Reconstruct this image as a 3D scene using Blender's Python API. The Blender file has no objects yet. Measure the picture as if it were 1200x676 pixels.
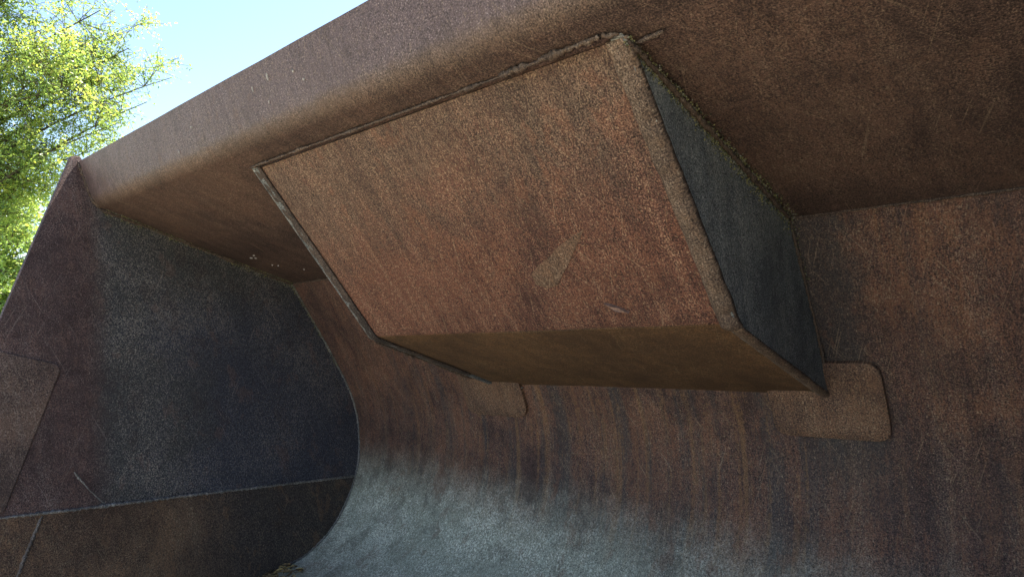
import bpy, bmesh, math, random
from mathutils import Vector, Matrix, noise

C = bpy.context.scene.collection
SC = bpy.context.scene
random.seed(7)

# ------------------------------------------------------------------ camera, sky, sun, exposure
S = 1.5                                   # metres per drawing unit of the bucket section
TH = math.radians(18)                     # how far the section is tipped on the ground
CT, ST = math.cos(TH), math.sin(TH)
CH = 0.918                                # eye height above the ground


def W(x, y, z):
    """bucket section coordinates -> world metres (floor of the bucket level, ground at z = 0)"""
    return Vector((S * x, S * (CT * y + ST * z), S * (-ST * y + CT * z) + CH))


def tilt(d):
    return Vector((d[0], CT * d[1] + ST * d[2], -ST * d[1] + CT * d[2]))


cam = bpy.data.cameras.new('camera')
cam.sensor_width = 36.0
cam.lens = 807.28 / 1200 * 36.0
cam.clip_start = 0.02
cam.clip_end = 3000
camo = bpy.data.objects.new('camera', cam)
C.objects.link(camo)
right = tilt((0.74985649, 0.65404713, 0.09968747))
down = tilt((-0.066324, 0.22423045, -0.97227662))
fwd = tilt((-0.6582677, 0.72245626, 0.21151968))
M = Matrix.Identity(4)
for i in range(3):
    M[i][0], M[i][1], M[i][2] = right[i], -down[i], -fwd[i]
M[2][3] = CH
camo.matrix_world = M
SC.camera = camo

SUN_EL, SUN_AZ = math.radians(56), math.radians(-5)      # azimuth clockwise from +Y
world = bpy.data.worlds.new('World')
SC.world = world
world.use_nodes = True
wn = world.node_tree
sky = wn.nodes.new('ShaderNodeTexSky')
sky.sky_type = 'NISHITA'
sky.sun_disc = False
sky.sun_elevation = SUN_EL
sky.sun_rotation = SUN_AZ
sky.air_density = 1.0
sky.dust_density = 0.35
bg = wn.nodes['Background']
bg.inputs['Strength'].default_value = 0.062
wn.links.new(sky.outputs['Color'], bg.inputs['Color'])

sun = bpy.data.lights.new('sun', 'SUN')
sun.energy = 5.0
sun.angle = math.radians(0.55)
sun.color = (1.0, 0.94, 0.84)
suno = bpy.data.objects.new('sun', sun)
C.objects.link(suno)
to_sun = Vector((math.sin(SUN_AZ) * math.cos(SUN_EL), math.cos(SUN_AZ) * math.cos(SUN_EL), math.sin(SUN_EL)))
suno.rotation_euler = to_sun.to_track_quat('Z', 'Y').to_euler()
suno.location = (0, 0, 20)

SC.view_settings.view_transform = 'Standard'
SC.view_settings.look = 'None'
SC.view_settings.exposure = 2.40
SC.view_settings.gamma = 1.0
SC.render.engine = 'CYCLES'
SC.cycles.max_bounces = 10
SC.cycles.diffuse_bounces = 6


# ------------------------------------------------------------------ node helpers
class NT:
    def __init__(self, name):
        self.m = bpy.data.materials.new(name)
        self.m.use_nodes = True
        self.t = self.m.node_tree
        self.bsdf = self.t.nodes['Principled BSDF']
        self.out = self.t.nodes['Material Output']

    def n(self, typ, **kw):
        nd = self.t.nodes.new(typ)
        for k, v in kw.items():
            setattr(nd, k, v)
        return nd

    def lk(self, a, b):
        self.t.links.new(a, b)

    def put(self, sock, v):
        if isinstance(v, (int, float)):
            sock.default_value = v
        elif isinstance(v, (tuple, list)):
            sock.default_value = (*v, 1.0) if len(v) == 3 and sock.type == 'RGBA' else v
        else:
            self.lk(v, sock)

    def math(self, op, a, b=0.0, clamp=False):
        nd = self.n('ShaderNodeMath', operation=op, use_clamp=clamp)
        self.put(nd.inputs[0], a)
        self.put(nd.inputs[1], b)
        return nd.outputs[0]

    def step(self, v, lo, hi, a=0.0, b=1.0):
        nd = self.n('ShaderNodeMapRange', interpolation_type='SMOOTHSTEP')
        self.put(nd.inputs['Value'], v)
        if lo > hi:
            lo, hi, a, b = hi, lo, b, a
        nd.inputs['From Min'].default_value = lo
        nd.inputs['From Max'].default_value = hi
        nd.inputs['To Min'].default_value = a
        nd.inputs['To Max'].default_value = b
        return nd.outputs['Result']

    def mix(self, fac, a, b, mode='MIX'):
        nd = self.n('ShaderNodeMix', data_type='RGBA', blend_type=mode)
        self.put(nd.inputs[0], fac)
        self.put(nd.inputs[6], a)
        self.put(nd.inputs[7], b)
        return nd.outputs[2]

    def noise(self, vec, scale, detail=3.0, rough=0.6, dist=0.0):
        nd = self.n('ShaderNodeTexNoise')
        self.lk(vec, nd.inputs['Vector'])
        nd.inputs['Scale'].default_value = scale
        nd.inputs['Detail'].default_value = detail
        nd.inputs['Roughness'].default_value = rough
        nd.inputs['Distortion'].default_value = dist
        return nd.outputs['Fac']

    def scaled(self, vec, sx, sy, sz=1.0, off=(0, 0, 0)):
        nd = self.n('ShaderNodeMapping')
        self.lk(vec, nd.inputs['Vector'])
        nd.inputs['Scale'].default_value = (sx, sy, sz)
        nd.inputs['Location'].default_value = off
        return nd.outputs['Vector']


def rust(name, dark, mid, hot, tan, hot_amt=0.5, tan_amt=0.3, streak_amt=0.6, contrast=1.0, rough=0.72,
         spec=0.25, bump=0.35, streak_dir=(26, 1.6), masks=None, off=0.0, grain=350, metal=0.0, flake=0.55):
    """weathered steel: blotches, run streaks, grains. Textures run on UVs laid out in metres."""
    b = NT(name)
    uvn = b.n('ShaderNodeUVMap')
    uv0 = uvn.outputs['UV']
    uv = b.scaled(uv0, 1, 1, 1, (off, off * 0.7, off))
    sep = b.n('ShaderNodeSeparateXYZ')
    b.lk(uv0, sep.inputs[0])
    u, v = sep.outputs[0], sep.outputs[1]
    big = b.noise(uv, 4.0, 4, 0.6, 0.4)
    midn = b.noise(uv, 24.0, 5, 0.65)
    st = b.noise(b.scaled(uv, *streak_dir), 1.0, 4, 0.65, 0.15)
    st2 = b.noise(b.scaled(uv, streak_dir[0] * 5, streak_dir[1] * 9), 1.0, 3, 0.6)
    g1 = b.noise(uv, grain, 2, 0.7)
    g2 = b.noise(b.scaled(uv, 1.35, 0.75, 1, (3, 5, 0)), grain * 0.62, 2, 0.6)
    g3 = b.noise(b.scaled(uv, 1, 1, 1, (9, 2, 0)), grain * 0.25, 3, 0.7)
    base = b.math('ADD', b.math('MULTIPLY', midn, 0.45), b.math('MULTIPLY', st, streak_amt * 0.55))
    base = b.math('ADD', base, b.math('MULTIPLY', big, 0.35))
    base = b.math('ADD', base, b.math('MULTIPLY', g1, 0.55 * contrast))
    cen = 0.5 * (0.45 + streak_amt * 0.55 + 0.35 + 0.55 * contrast)
    col = b.mix(b.step(base, cen - 0.17, cen + 0.17), dark, mid)
    hm = b.math('ADD', b.math('MULTIPLY', big, 0.7), b.math('ADD', b.math('MULTIPLY', st2, 0.4), b.math('MULTIPLY', g2, 0.5)))
    col = b.mix(b.math('MULTIPLY', b.step(hm, 0.8 - 0.28 * (hot_amt - 0.5) - 0.08, 0.8 - 0.28 * (hot_amt - 0.5) + 0.12), min(1.0, hot_amt + 0.25)), col, hot)
    tm = b.math('ADD', b.math('MULTIPLY', g1, 0.55), b.math('ADD', b.math('MULTIPLY', g3, 0.3), b.math('MULTIPLY', st, 0.3)))
    col = b.mix(b.math('MULTIPLY', b.step(tm, 0.60, 0.74), tan_amt), col, tan)
    # black pinholes between the scales
    pit = b.step(g2, 0.43, 0.33)
    col = b.mix(b.math('MULTIPLY', pit, 0.55 * contrast), col, tuple(c * 0.35 for c in dark))
    env = dict(b=b, u=u, v=v, uv=uv, big=big, mid=midn, st=st, st2=st2, g1=g1, g2=g2, g3=g3)
    rgh = rough
    if masks:
        col, rgh = masks(env, col, rough)
    # bigger scabs with crisp ragged rims
    sb = b.noise(b.scaled(uv, 1.3, 0.8, 1, (4, 9, 0)), 9.0, 8, 0.68, 0.3)
    col = b.mix(b.math('MULTIPLY', b.step(sb, 0.555, 0.585), 0.30), col, dark)
    sb2 = b.noise(b.scaled(uv, 1.2, 0.7, 1, (14, 2, 0)), 13.0, 8, 0.7, 0.2)
    col = b.mix(b.math('MULTIPLY', b.step(sb2, 0.57, 0.605), 0.30), col, hot)
    # pale flakes, drawn out along the run of the plate
    fk = b.noise(b.scaled(uv, grain * 0.95, grain * 0.36, 1, (2, 3, 0)), 1.0, 3, 0.72)
    fk = b.math('ADD', fk, b.math('MULTIPLY', b.math('SUBTRACT', big, 0.5), 0.22))
    fk = b.math('ADD', fk, b.math('MULTIPLY', b.math('SUBTRACT', st, 0.5), 0.18))
    col = b.mix(b.math('MULTIPLY', b.step(fk, 0.565, 0.665), flake), col, tan)
    # short scratches
    rt = b.n('ShaderNodeMapping')
    b.lk(uv, rt.inputs['Vector'])
    rt.inputs['Rotation'].default_value = (0, 0, 0.6)
    sc1 = b.noise(b.scaled(rt.outputs['Vector'], 260, 7, 1), 1.0, 2, 0.5)
    rt2 = b.n('ShaderNodeMapping')
    b.lk(uv, rt2.inputs['Vector'])
    rt2.inputs['Rotation'].default_value = (0, 0, -0.35)
    sc2 = b.noise(b.scaled(rt2.outputs['Vector'], 300, 5, 1), 1.0, 2, 0.5)
    col = b.mix(b.math('MULTIPLY', b.step(b.math('MAXIMUM', sc1, sc2), 0.665, 0.74), 0.45), col, tan)
    # scaly grain: every crumb of rust a little lighter or darker than the next
    gr_ = b.math('ADD', b.math('MULTIPLY', g1, 0.6), b.math('MULTIPLY', b.noise(b.scaled(uv, 1, 1, 1, (1, 7, 0)), grain * 0.55, 3, 0.75), 0.4))
    amp = 0.86 * contrast
    gv = b.n('ShaderNodeMapRange')
    b.lk(gr_, gv.inputs['Value'])
    gv.inputs['From Min'].default_value, gv.inputs['From Max'].default_value = 0.36, 0.64
    gv.inputs['To Min'].default_value, gv.inputs['To Max'].default_value = 1 - amp * 0.85, 1 + amp * 1.05
    calm = b.step(b.noise(b.scaled(uv, 1, 0.7, 1, (6, 6, 0)), 5.5, 5, 0.65), 0.34, 0.58, 0.6, 1.05)
    gvo = b.math('ADD', 1.0, b.math('MULTIPLY', b.math('SUBTRACT', gv.outputs['Result'], 1.0), calm))
    comb = b.n('ShaderNodeCombineColor')
    for k_ in range(3):
        b.lk(gvo, comb.inputs[k_])
    col = b.mix(1.0, col, comb.outputs['Color'], 'MULTIPLY')
    b.lk(col, b.bsdf.inputs['Base Color'])
    b.put(b.bsdf.inputs['Roughness'], rgh)
    b.bsdf.inputs['Specular IOR Level'].default_value = spec
    b.bsdf.inputs['Metallic'].default_value = metal
    hgt = b.math('ADD', b.math('MULTIPLY', g1, 0.6), b.math('ADD', b.math('MULTIPLY', g3, 0.8), b.math('MULTIPLY', midn, 1.6)))
    bp = b.n('ShaderNodeBump')
    bp.inputs['Strength'].default_value = bump
    bp.inputs['Distance'].default_value = 0.003
    b.lk(hgt, bp.inputs['Height'])
    b.lk(bp.outputs['Normal'], b.bsdf.inputs['Normal'])
    return b.m


def plain(name, col, rough=0.8, var=0.4, scale=60, spec=0.2, trans=0.0):
    b = NT(name)
    tc = b.n('ShaderNodeTexCoord')
    nz = b.noise(tc.outputs['Object'], scale, 4, 0.65)
    lo = tuple(c * (1 - var) for c in col)
    hi = tuple(min(1, c * (1 + var)) for c in col)
    b.lk(b.mix(b.step(nz, 0.3, 0.7), lo, hi), b.bsdf.inputs['Base Color'])
    b.bsdf.inputs['Roughness'].default_value = rough
    b.bsdf.inputs['Specular IOR Level'].default_value = spec
    return b.m


# ------------------------------------------------------------------ object helpers
def tag(o, label=None, cat=None, group=None, kind=None):
    if label: o['label'] = label
    if cat: o['category'] = cat
    if group: o['group'] = group
    if kind: o['kind'] = kind
    return o


def empty(name, loc):
    o = bpy.data.objects.new(name, None)
    C.objects.link(o)
    o.location = loc
    return o


def build(name, verts, faces, mat, parent=None, uvs=None, smooth=False, bevel=0.0, mats=None, fm=None):
    """verts are WORLD points; uvs one (u, v) per vertex"""
    me = bpy.data.meshes.new(name)
    base = parent_loc(parent)
    me.from_pydata([tuple(Vector(p) - base) for p in verts], [], faces)
    for m in ([mat] if mats is None else mats):
        me.materials.append(m)
    if fm:
        me.polygons.foreach_set('material_index', fm)
    if uvs is not None:
        l = me.uv_layers.new(name='UVMap')
        for lp in me.loops:
            l.data[lp.index].uv = uvs[lp.vertex_index]
    if smooth:
        me.polygons.foreach_set('use_smooth', [True] * len(me.polygons))
    bm = bmesh.new()
    bm.from_mesh(me)
    bmesh.ops.recalc_face_normals(bm, faces=bm.faces)
    bm.to_mesh(me)
    bm.free()
    o = bpy.data.objects.new(name, me)
    C.objects.link(o)
    if parent is not None:
        o.parent = parent
    if bevel:
        md = o.modifiers.new('edge', 'BEVEL')
        md.width = bevel
        md.segments = 2
        md.limit_method = 'ANGLE'
        md.angle_limit = math.radians(35)
    return o


def parent_loc(p):
    v = Vector((0, 0, 0))
    while p is not None:
        v += p.location
        p = p.parent
    return v


# ------------------------------------------------------------------ bucket section
def xl(y, z):
    return -1.5 + 0.0089 * (y - 0.86) - 0.1357 * (z - 0.2)


def xr(y, z):
    return -1.288 - xl(y, z)


def v2(p): return Vector((p[0], p[1]))


S1, S2, S3 = v2((0.3705, 0.450)), v2((0.412, 0.370)), v2((0.864, 0.3148))


def fillet(a, c, b, r, n=10):
    d1, d2 = (a - c).normalized(), (b - c).normalized()
    ang = d1.angle(d2)
    t = r / math.tan(ang / 2)
    p0, p1 = c + d1 * t, c + d2 * t
    ce = c + (d1 + d2).normalized() * (r / math.sin(ang / 2))
    out = []
    a0 = math.atan2(*(p0 - ce).yx)
    a1 = math.atan2(*(p1 - ce).yx)
    da = (a1 - a0 + math.pi) % (2 * math.pi) - math.pi
    for i in range(n + 1):
        aa = a0 + da * i / n
        out.append(ce + Vector((math.cos(aa), math.sin(aa))) * r)
    return out


def catmull(pts, n=10):
    out = []
    P = [pts[0] * 2 - pts[1]] + pts + [pts[-1] * 2 - pts[-2]]
    for i in range(1, len(P) - 2):
        p0, p1, p2, p3 = P[i - 1:i + 3]
        for k in range(n):
            t = k / n
            out.append(0.5 * ((2 * p1) + (p2 - p0) * t + (2 * p0 - 5 * p1 + 4 * p2 - p3) * t * t + (3 * p1 - p0 - 3 * p2 + p3) * t ** 3))
    out.append(pts[-1])
    return out


def seg(a, b, n):
    return [a + (b - a) * (i / n) for i in range(n)]


fl = fillet(S1, S2, S3, 0.038, 14)
guard_prof = seg(S1, fl[0], 3) + fl + [fl[-1] + (S3 - fl[-1]) * (i / 6) for i in range(1, 7)]
back_pts = [S3] + [v2(p) for p in ((0.983, 0.174), (1.064, 0.062), (1.093, -0.031), (1.091, -0.126), (1.044, -0.234), (0.97, -0.304), (0.868, -0.345))]
curve = catmull(back_pts, 9)
FRONT = v2((0.1, -0.595))
back_prof = curve + [curve[-1] + (FRONT - curve[-1]) * (i / 8) for i in range(1, 9)]


def arc(prof):
    s, out = 0.0, [0.0]
    for a, b in zip(prof, prof[1:]):
        s += (b - a).length * S
        out.append(s)
    return out


GA, BA = arc(guard_prof), arc(back_prof)


def arc_at(prof, A, y=None, z=None):
    k = min(range(len(prof)), key=lambda i: ((prof[i].x - y) ** 2 if y is not None else 0) + ((prof[i].y - z) ** 2 if z is not None else 0))
    return A[k]


def prof_at(prof, A, s):
    for i in range(len(A) - 1):
        if A[i + 1] >= s:
            t = (s - A[i]) / max(1e-9, A[i + 1] - A[i])
            p = prof[i].lerp(prof[i + 1], t)
            d = (prof[i + 1] - prof[i]).normalized()
            return p, d
    return prof[-1], (prof[-1] - prof[-2]).normalized()


def tangent(prof, i):
    a = prof[max(0, i - 1)]
    b = prof[min(len(prof) - 1, i + 1)]
    return (b - a).normalized()


def dent(x, s, seed):
    return 0.0034 * noise.noise(Vector((x * 2.2, s * 2.5, seed))) + 0.0009 * noise.noise(Vector((x * 9, s * 8, seed + 4)))


def plate(name, prof, A, mat, parent, th=0.0135, nx=40, seed=0.0, xa=xl, xb=xr, smooth=True):
    """a bent plate running from one cheek to the other, real thickness on the outside"""
    V, U, F = [], [], []
    n = len(prof)
    for side in (0, 1):
        for i, p in enumerate(prof):
            t = tangent(prof, i)
            nrm = Vector((-t.y, t.x))          # outward (left of travel)
            q = p + nrm * th * side
            for j in range(nx + 1):
                x = xa(p.x, p.y) + (xb(p.x, p.y) - xa(p.x, p.y)) * j / nx
                e = dent(x, A[i], seed) if 0 < j < nx else 0
                V.append(W(x, q.x + nrm.x * e, q.y + nrm.y * e))
                U.append((x * S, A[i]))
    K = n * (nx + 1)
    for i in range(n - 1):
        for j in range(nx):
            a = i * (nx + 1) + j
            f = (a, a + 1, a + nx + 2, a + nx + 1)
            F.append(f)
            F.append(tuple(K + k for k in reversed(f)))
    for j in range(nx):
        F.append((j, K + j, K + j + 1, j + 1))
        a = (n - 1) * (nx + 1) + j
        F.append((a, a + 1, K + a + 1, K + a))
    for i in range(n - 1):
        for j in (0, nx):
            a = i * (nx + 1) + j
            F.append((a, a + nx + 1, K + a + nx + 1, K + a))
    o = build(name, V, F, mat, parent, U, smooth)
    o.data.set_sharp_from_angle(angle=math.radians(50))
    return o


def prism(name, poly, x0, x1, mat, parent, bevel=0.0015):
    """flat plate: outline poly (section y, z), x0 / x1 numbers or functions of (y, z)"""
    fx0 = x0 if callable(x0) else (lambda y, z: x0)
    fx1 = x1 if callable(x1) else (lambda y, z: x1)
    V = [W(fx0(p[0], p[1]), p[0], p[1]) for p in poly] + [W(fx1(p[0], p[1]), p[0], p[1]) for p in poly]
    U = [(w.y, w.z - CH) for w in V]
    n = len(poly)
    for i in range(n):
        U[n + i] = (U[n + i][0] + 0.004, U[n + i][1] + 0.004)
    F = [tuple(range(n)), tuple(reversed(range(n, 2 * n)))]
    for i in range(n):
        k = (i + 1) % n
        F.append((i, k, n + k, n + i))
    return build(name, V, F, mat, parent, U, False, bevel)


def resample(pts, step):
    out = [pts[0].copy()]
    for a, b in zip(pts, pts[1:]):
        n = max(1, int((b - a).length / step))
        for i in range(1, n + 1):
            out.append(a.lerp(b, i / n))
    return out


def bead(name, pts, r, mat, parent, step=0.005, jit=0.35, wob=0.25, seg_n=7, seed=1, ripple=0.25, taper=True, squash=None, label=None):
    """an uneven weld bead along world points"""
    rnd = random.Random(seed)
    P = resample([Vector(p) for p in pts], step)
    V, U, F = [], [], []
    s = 0
    for i, p in enumerate(P):
        t = (P[min(i + 1, len(P) - 1)] - P[max(0, i - 1)]).normalized()
        a = t.orthogonal().normalized() if abs(t.x) > .98 else t.cross(Vector((1, 0, 0))).normalized()
        b = t.cross(a)
        c = p + (a * rnd.uniform(-1, 1) + b * rnd.uniform(-1, 1)) * r * wob
        rr = r * (1 + ripple * math.sin(i * 1.9) + jit * noise.noise(Vector((i * 0.11, seed * 3.1, 0))) * 1.6)
        if taper and (i < 2 or i > len(P) - 3): rr *= 0.6
        for k in range(seg_n):
            an = 2 * math.pi * k / seg_n
            q = rr * (1 + rnd.uniform(-jit, jit) * 0.6)
            V.append(c + a * math.cos(an) * q + b * math.sin(an) * q)
            U.append((s, k * r * 6.28 / seg_n))
        s += step
    for i in range(len(P) - 1):
        for k in range(seg_n):
            k2 = (k + 1) % seg_n
            F.append((i * seg_n + k, i * seg_n + k2, (i + 1) * seg_n + k2, (i + 1) * seg_n + k))
    F.append(tuple(range(seg_n)))
    F.append(tuple(reversed(range((len(P) - 1) * seg_n, len(P) * seg_n))))
    o = build(name, V, F, mat, parent, U, True)
    if label: o['label'] = label
    return o


def specks(name, pts, mats, parent, size=(0.0015, 0.004), seed=1, flat=0.7):
    """many little uneven crumbs (moss, grit) as one part"""
    rnd = random.Random(seed)
    V, F, fm = [], [], []
    for p in pts:
        r = rnd.uniform(*size)
        R = Matrix.Rotation(rnd.uniform(0, 6.28), 3, 'X') @ Matrix.Rotation(rnd.uniform(0, 6.28), 3, 'Z')
        k = len(V)
        for d in ((1, 0, 0), (-1, 0, 0), (0, 1, 0), (0, -1, 0), (0, 0, 1), (0, 0, -1)):
            V.append(Vector(p) + R @ (Vector(d) * r * rnd.uniform(0.6, 1.3)))
        for f in ((0, 2, 4), (2, 1, 4), (1, 3, 4), (3, 0, 4), (2, 0, 5), (1, 2, 5), (3, 1, 5), (0, 3, 5)):
            F.append(tuple(k + i for i in f))
            fm.append(0)
        mi = rnd.randrange(len(mats))
        for j in range(8): fm[-1 - j] = mi
    o = build(name, V, F, None, parent, None, False, 0, mats, fm)
    o['kind'] = 'stuff'
    return o


# ------------------------------------------------------------------ materials of the bucket
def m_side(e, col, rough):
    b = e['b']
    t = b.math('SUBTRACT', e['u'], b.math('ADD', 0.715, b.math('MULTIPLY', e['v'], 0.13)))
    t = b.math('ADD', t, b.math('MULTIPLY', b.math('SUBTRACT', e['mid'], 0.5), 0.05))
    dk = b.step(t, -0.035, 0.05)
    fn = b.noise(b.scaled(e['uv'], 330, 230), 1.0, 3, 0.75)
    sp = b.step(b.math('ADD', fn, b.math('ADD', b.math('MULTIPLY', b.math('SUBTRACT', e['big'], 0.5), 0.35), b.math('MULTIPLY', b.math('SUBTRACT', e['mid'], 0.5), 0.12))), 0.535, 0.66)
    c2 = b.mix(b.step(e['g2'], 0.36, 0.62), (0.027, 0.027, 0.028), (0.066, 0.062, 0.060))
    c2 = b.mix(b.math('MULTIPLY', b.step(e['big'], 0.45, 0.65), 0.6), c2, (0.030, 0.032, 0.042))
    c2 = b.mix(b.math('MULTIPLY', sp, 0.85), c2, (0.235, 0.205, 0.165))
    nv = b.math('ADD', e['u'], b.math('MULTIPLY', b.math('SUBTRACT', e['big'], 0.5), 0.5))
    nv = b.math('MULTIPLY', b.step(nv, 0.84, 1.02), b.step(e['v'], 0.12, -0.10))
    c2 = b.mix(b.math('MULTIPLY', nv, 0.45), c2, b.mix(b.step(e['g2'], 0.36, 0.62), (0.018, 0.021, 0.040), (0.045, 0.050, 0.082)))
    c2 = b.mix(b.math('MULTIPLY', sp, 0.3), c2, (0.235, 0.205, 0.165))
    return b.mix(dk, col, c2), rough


Z_POL = arc_at(back_prof, BA, 1.09, -0.13)


def m_back(e, col, rough):
    b = e['b']
    # long dark and orange runs below the box
    run = b.noise(b.scaled(e['uv'], 21, 0.7), 1.0, 5, 0.68, 0.25)
    run2 = b.noise(b.scaled(e['uv'], 42, 1.6, 1, (5, 1, 0)), 1.0, 4, 0.65, 0.2)
    patch = b.noise(b.scaled(e['uv'], 5, 3.0, 1, (1, 8, 0)), 1.0, 3, 0.6)
    run = b.math('ADD', run, b.math('ADD', b.math('MULTIPLY', b.math('SUBTRACT', patch, 0.5), 0.35), b.math('MULTIPLY', b.math('SUBTRACT', e['g3'], 0.5), 0.25)))
    run2 = b.math('ADD', run2, b.math('MULTIPLY', b.math('SUBTRACT', e['g3'], 0.5), 0.4))
    under = b.math('MULTIPLY', b.step(e['u'], -0.42, -0.58), b.step(e['u'], -2.1, -1.5))
    under = b.math('ADD', 0.35, b.math('MULTIPLY', under, 0.65))
    col = b.mix(b.math('MULTIPLY', b.math('MULTIPLY', b.step(run, 0.48, 0.63), 0.68), under), col, (0.046, 0.042, 0.042))
    col = b.mix(b.math('MULTIPLY', b.math('MULTIPLY', b.step(run2, 0.52, 0.66), 0.6), under), col, (0.185, 0.098, 0.046))
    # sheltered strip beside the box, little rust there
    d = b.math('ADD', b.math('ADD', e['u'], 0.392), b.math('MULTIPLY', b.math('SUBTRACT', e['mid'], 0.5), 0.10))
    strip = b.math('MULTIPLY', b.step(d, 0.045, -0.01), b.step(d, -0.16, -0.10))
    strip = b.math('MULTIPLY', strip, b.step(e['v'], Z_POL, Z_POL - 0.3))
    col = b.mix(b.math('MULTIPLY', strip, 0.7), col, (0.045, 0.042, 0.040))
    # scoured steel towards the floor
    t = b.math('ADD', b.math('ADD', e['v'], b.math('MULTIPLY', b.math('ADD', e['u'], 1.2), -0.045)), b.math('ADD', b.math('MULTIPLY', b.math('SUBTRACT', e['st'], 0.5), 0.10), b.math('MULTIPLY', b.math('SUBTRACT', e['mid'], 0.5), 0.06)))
    pol_and_light = b.step(t, Z_POL - 0.11, Z_POL + 0.15)
    pol_and_light = b.math('MULTIPLY', pol_and_light, b.step(b.math('ADD', e['u'], b.math('MULTIPLY', b.math('SUBTRACT', e['big'], 0.5), 0.5)), -0.15, -1.70, 0.50, 1.0))  # scoured colour fades to the right, painting in the weaker light there
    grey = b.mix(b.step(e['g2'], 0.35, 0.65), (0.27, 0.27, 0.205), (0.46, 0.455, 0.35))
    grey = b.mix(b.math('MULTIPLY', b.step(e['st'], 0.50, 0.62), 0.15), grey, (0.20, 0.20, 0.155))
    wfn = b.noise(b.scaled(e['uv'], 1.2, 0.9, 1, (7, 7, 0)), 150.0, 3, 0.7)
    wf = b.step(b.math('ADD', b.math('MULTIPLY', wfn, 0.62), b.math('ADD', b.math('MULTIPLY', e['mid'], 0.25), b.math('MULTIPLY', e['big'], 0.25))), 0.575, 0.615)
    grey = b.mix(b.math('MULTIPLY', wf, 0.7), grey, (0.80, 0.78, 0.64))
    col = b.mix(b.math('MULTIPLY', pol_and_light, 0.96), col, grey)
    r = b.math('SUBTRACT', rough, b.math('MULTIPLY', pol_and_light, 0.22))
    return col, r


G_FOLD = GA[3 + 7]


def m_guard(e, col, rough):
    b = e['b']
    # skylight painted into the lip as a paler lilac; smoother than the underside
    lip = b.step(b.math('ADD', e['v'], b.math('MULTIPLY', b.math('SUBTRACT', e['mid'], 0.5), 0.05)), G_FOLD + 0.01, G_FOLD - 0.035)
    st = b.noise(b.scaled(e['uv'], 150, 9), 1.0, 3, 0.6)
    lc = b.mix(b.step(st, 0.2, 0.8), (0.090, 0.061, 0.061), (0.132, 0.095, 0.095))
    lc = b.mix(b.math('MULTIPLY', b.step(e['g1'], 0.58, 0.72), 0.4), lc, (0.34, 0.30, 0.29))
    fold = b.math('MULTIPLY', b.step(e['v'], G_FOLD - 0.045, G_FOLD - 0.005), b.step(e['v'], G_FOLD + 0.03, G_FOLD))
    col = b.mix(b.math('MULTIPLY', lip, 0.85), col, lc)
    col = b.mix(b.math('MULTIPLY', fold, 0.22), col, (0.16, 0.115, 0.075))
    return col, b.math('SUBTRACT', rough, b.math('MULTIPLY', lip, 0.18))


def m_front(e, col, rough):
    b = e['b']
    # v grows down the panel: dusty tan at the top, red rust lower, orange towards the right
    t = b.math('ADD', e['v'], b.math('MULTIPLY', b.math('SUBTRACT', e['st'], 0.5), 0.30))
    t = b.math('ADD', t, b.math('MULTIPLY', b.math('SUBTRACT', e['big'], 0.5), 0.25))
    t = b.math('ADD', t, b.math('MULTIPLY', b.math('ADD', e['u'], 1.0), 0.10))
    top = b.step(t, 0.34, 0.06)
    wm = b.noise(b.scaled(e['uv'], 210, 55), 1.0, 3, 0.65)
    dust = b.mix(b.step(b.math('ADD', b.math('MULTIPLY', e['g1'], 0.4), b.math('MULTIPLY', wm, 0.6)), 0.40, 0.62), (0.054, 0.037, 0.028), (0.175, 0.128, 0.088))
    col = b.mix(b.math('MULTIPLY', top, 0.58), col, dust)
    red = b.step(b.math('ADD', b.math('MULTIPLY', e['st2'], 0.4), b.math('MULTIPLY', e['big'], 0.6)), 0.52, 0.62)
    col = b.mix(b.math('MULTIPLY', red, 0.5), col, (0.105, 0.043, 0.033))
    return col, rough


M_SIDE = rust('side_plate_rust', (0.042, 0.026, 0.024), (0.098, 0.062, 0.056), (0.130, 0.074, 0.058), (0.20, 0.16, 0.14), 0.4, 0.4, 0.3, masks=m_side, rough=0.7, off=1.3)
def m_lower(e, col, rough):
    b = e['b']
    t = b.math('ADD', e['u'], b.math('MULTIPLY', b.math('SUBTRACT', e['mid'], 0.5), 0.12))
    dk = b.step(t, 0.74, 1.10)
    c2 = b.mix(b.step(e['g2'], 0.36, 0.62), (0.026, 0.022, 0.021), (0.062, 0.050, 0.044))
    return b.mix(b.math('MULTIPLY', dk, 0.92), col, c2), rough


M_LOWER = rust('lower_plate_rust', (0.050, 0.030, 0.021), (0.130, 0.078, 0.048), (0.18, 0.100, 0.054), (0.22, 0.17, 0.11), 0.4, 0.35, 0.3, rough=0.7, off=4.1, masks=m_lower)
M_EDGE = rust('edge_plate_rust', (0.048, 0.032, 0.027), (0.104, 0.069, 0.058), (0.140, 0.086, 0.060), (0.24, 0.19, 0.15), 0.4, 0.4, 0.3, off=7.7)
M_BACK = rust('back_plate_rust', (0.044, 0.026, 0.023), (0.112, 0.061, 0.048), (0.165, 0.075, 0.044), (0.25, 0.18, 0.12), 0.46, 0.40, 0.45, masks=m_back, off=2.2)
M_GUARD = rust('guard_plate_rust', (0.043, 0.028, 0.024), (0.088, 0.055, 0.044), (0.110, 0.063, 0.045), (0.18, 0.13, 0.092), 0.4, 0.35, 0.35, 1.0, masks=m_guard, rough=0.66, off=3.4, streak_dir=(40, 6))
M_FRONT = rust('box_front_rust', (0.050, 0.023, 0.018), (0.126, 0.056, 0.039), (0.175, 0.074, 0.042), (0.31, 0.21, 0.13), 0.46, 0.45, 0.8, 1.1, flake=0.62, masks=m_front, off=5.9, streak_dir=(48, 2.0), bump=0.55)
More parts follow.
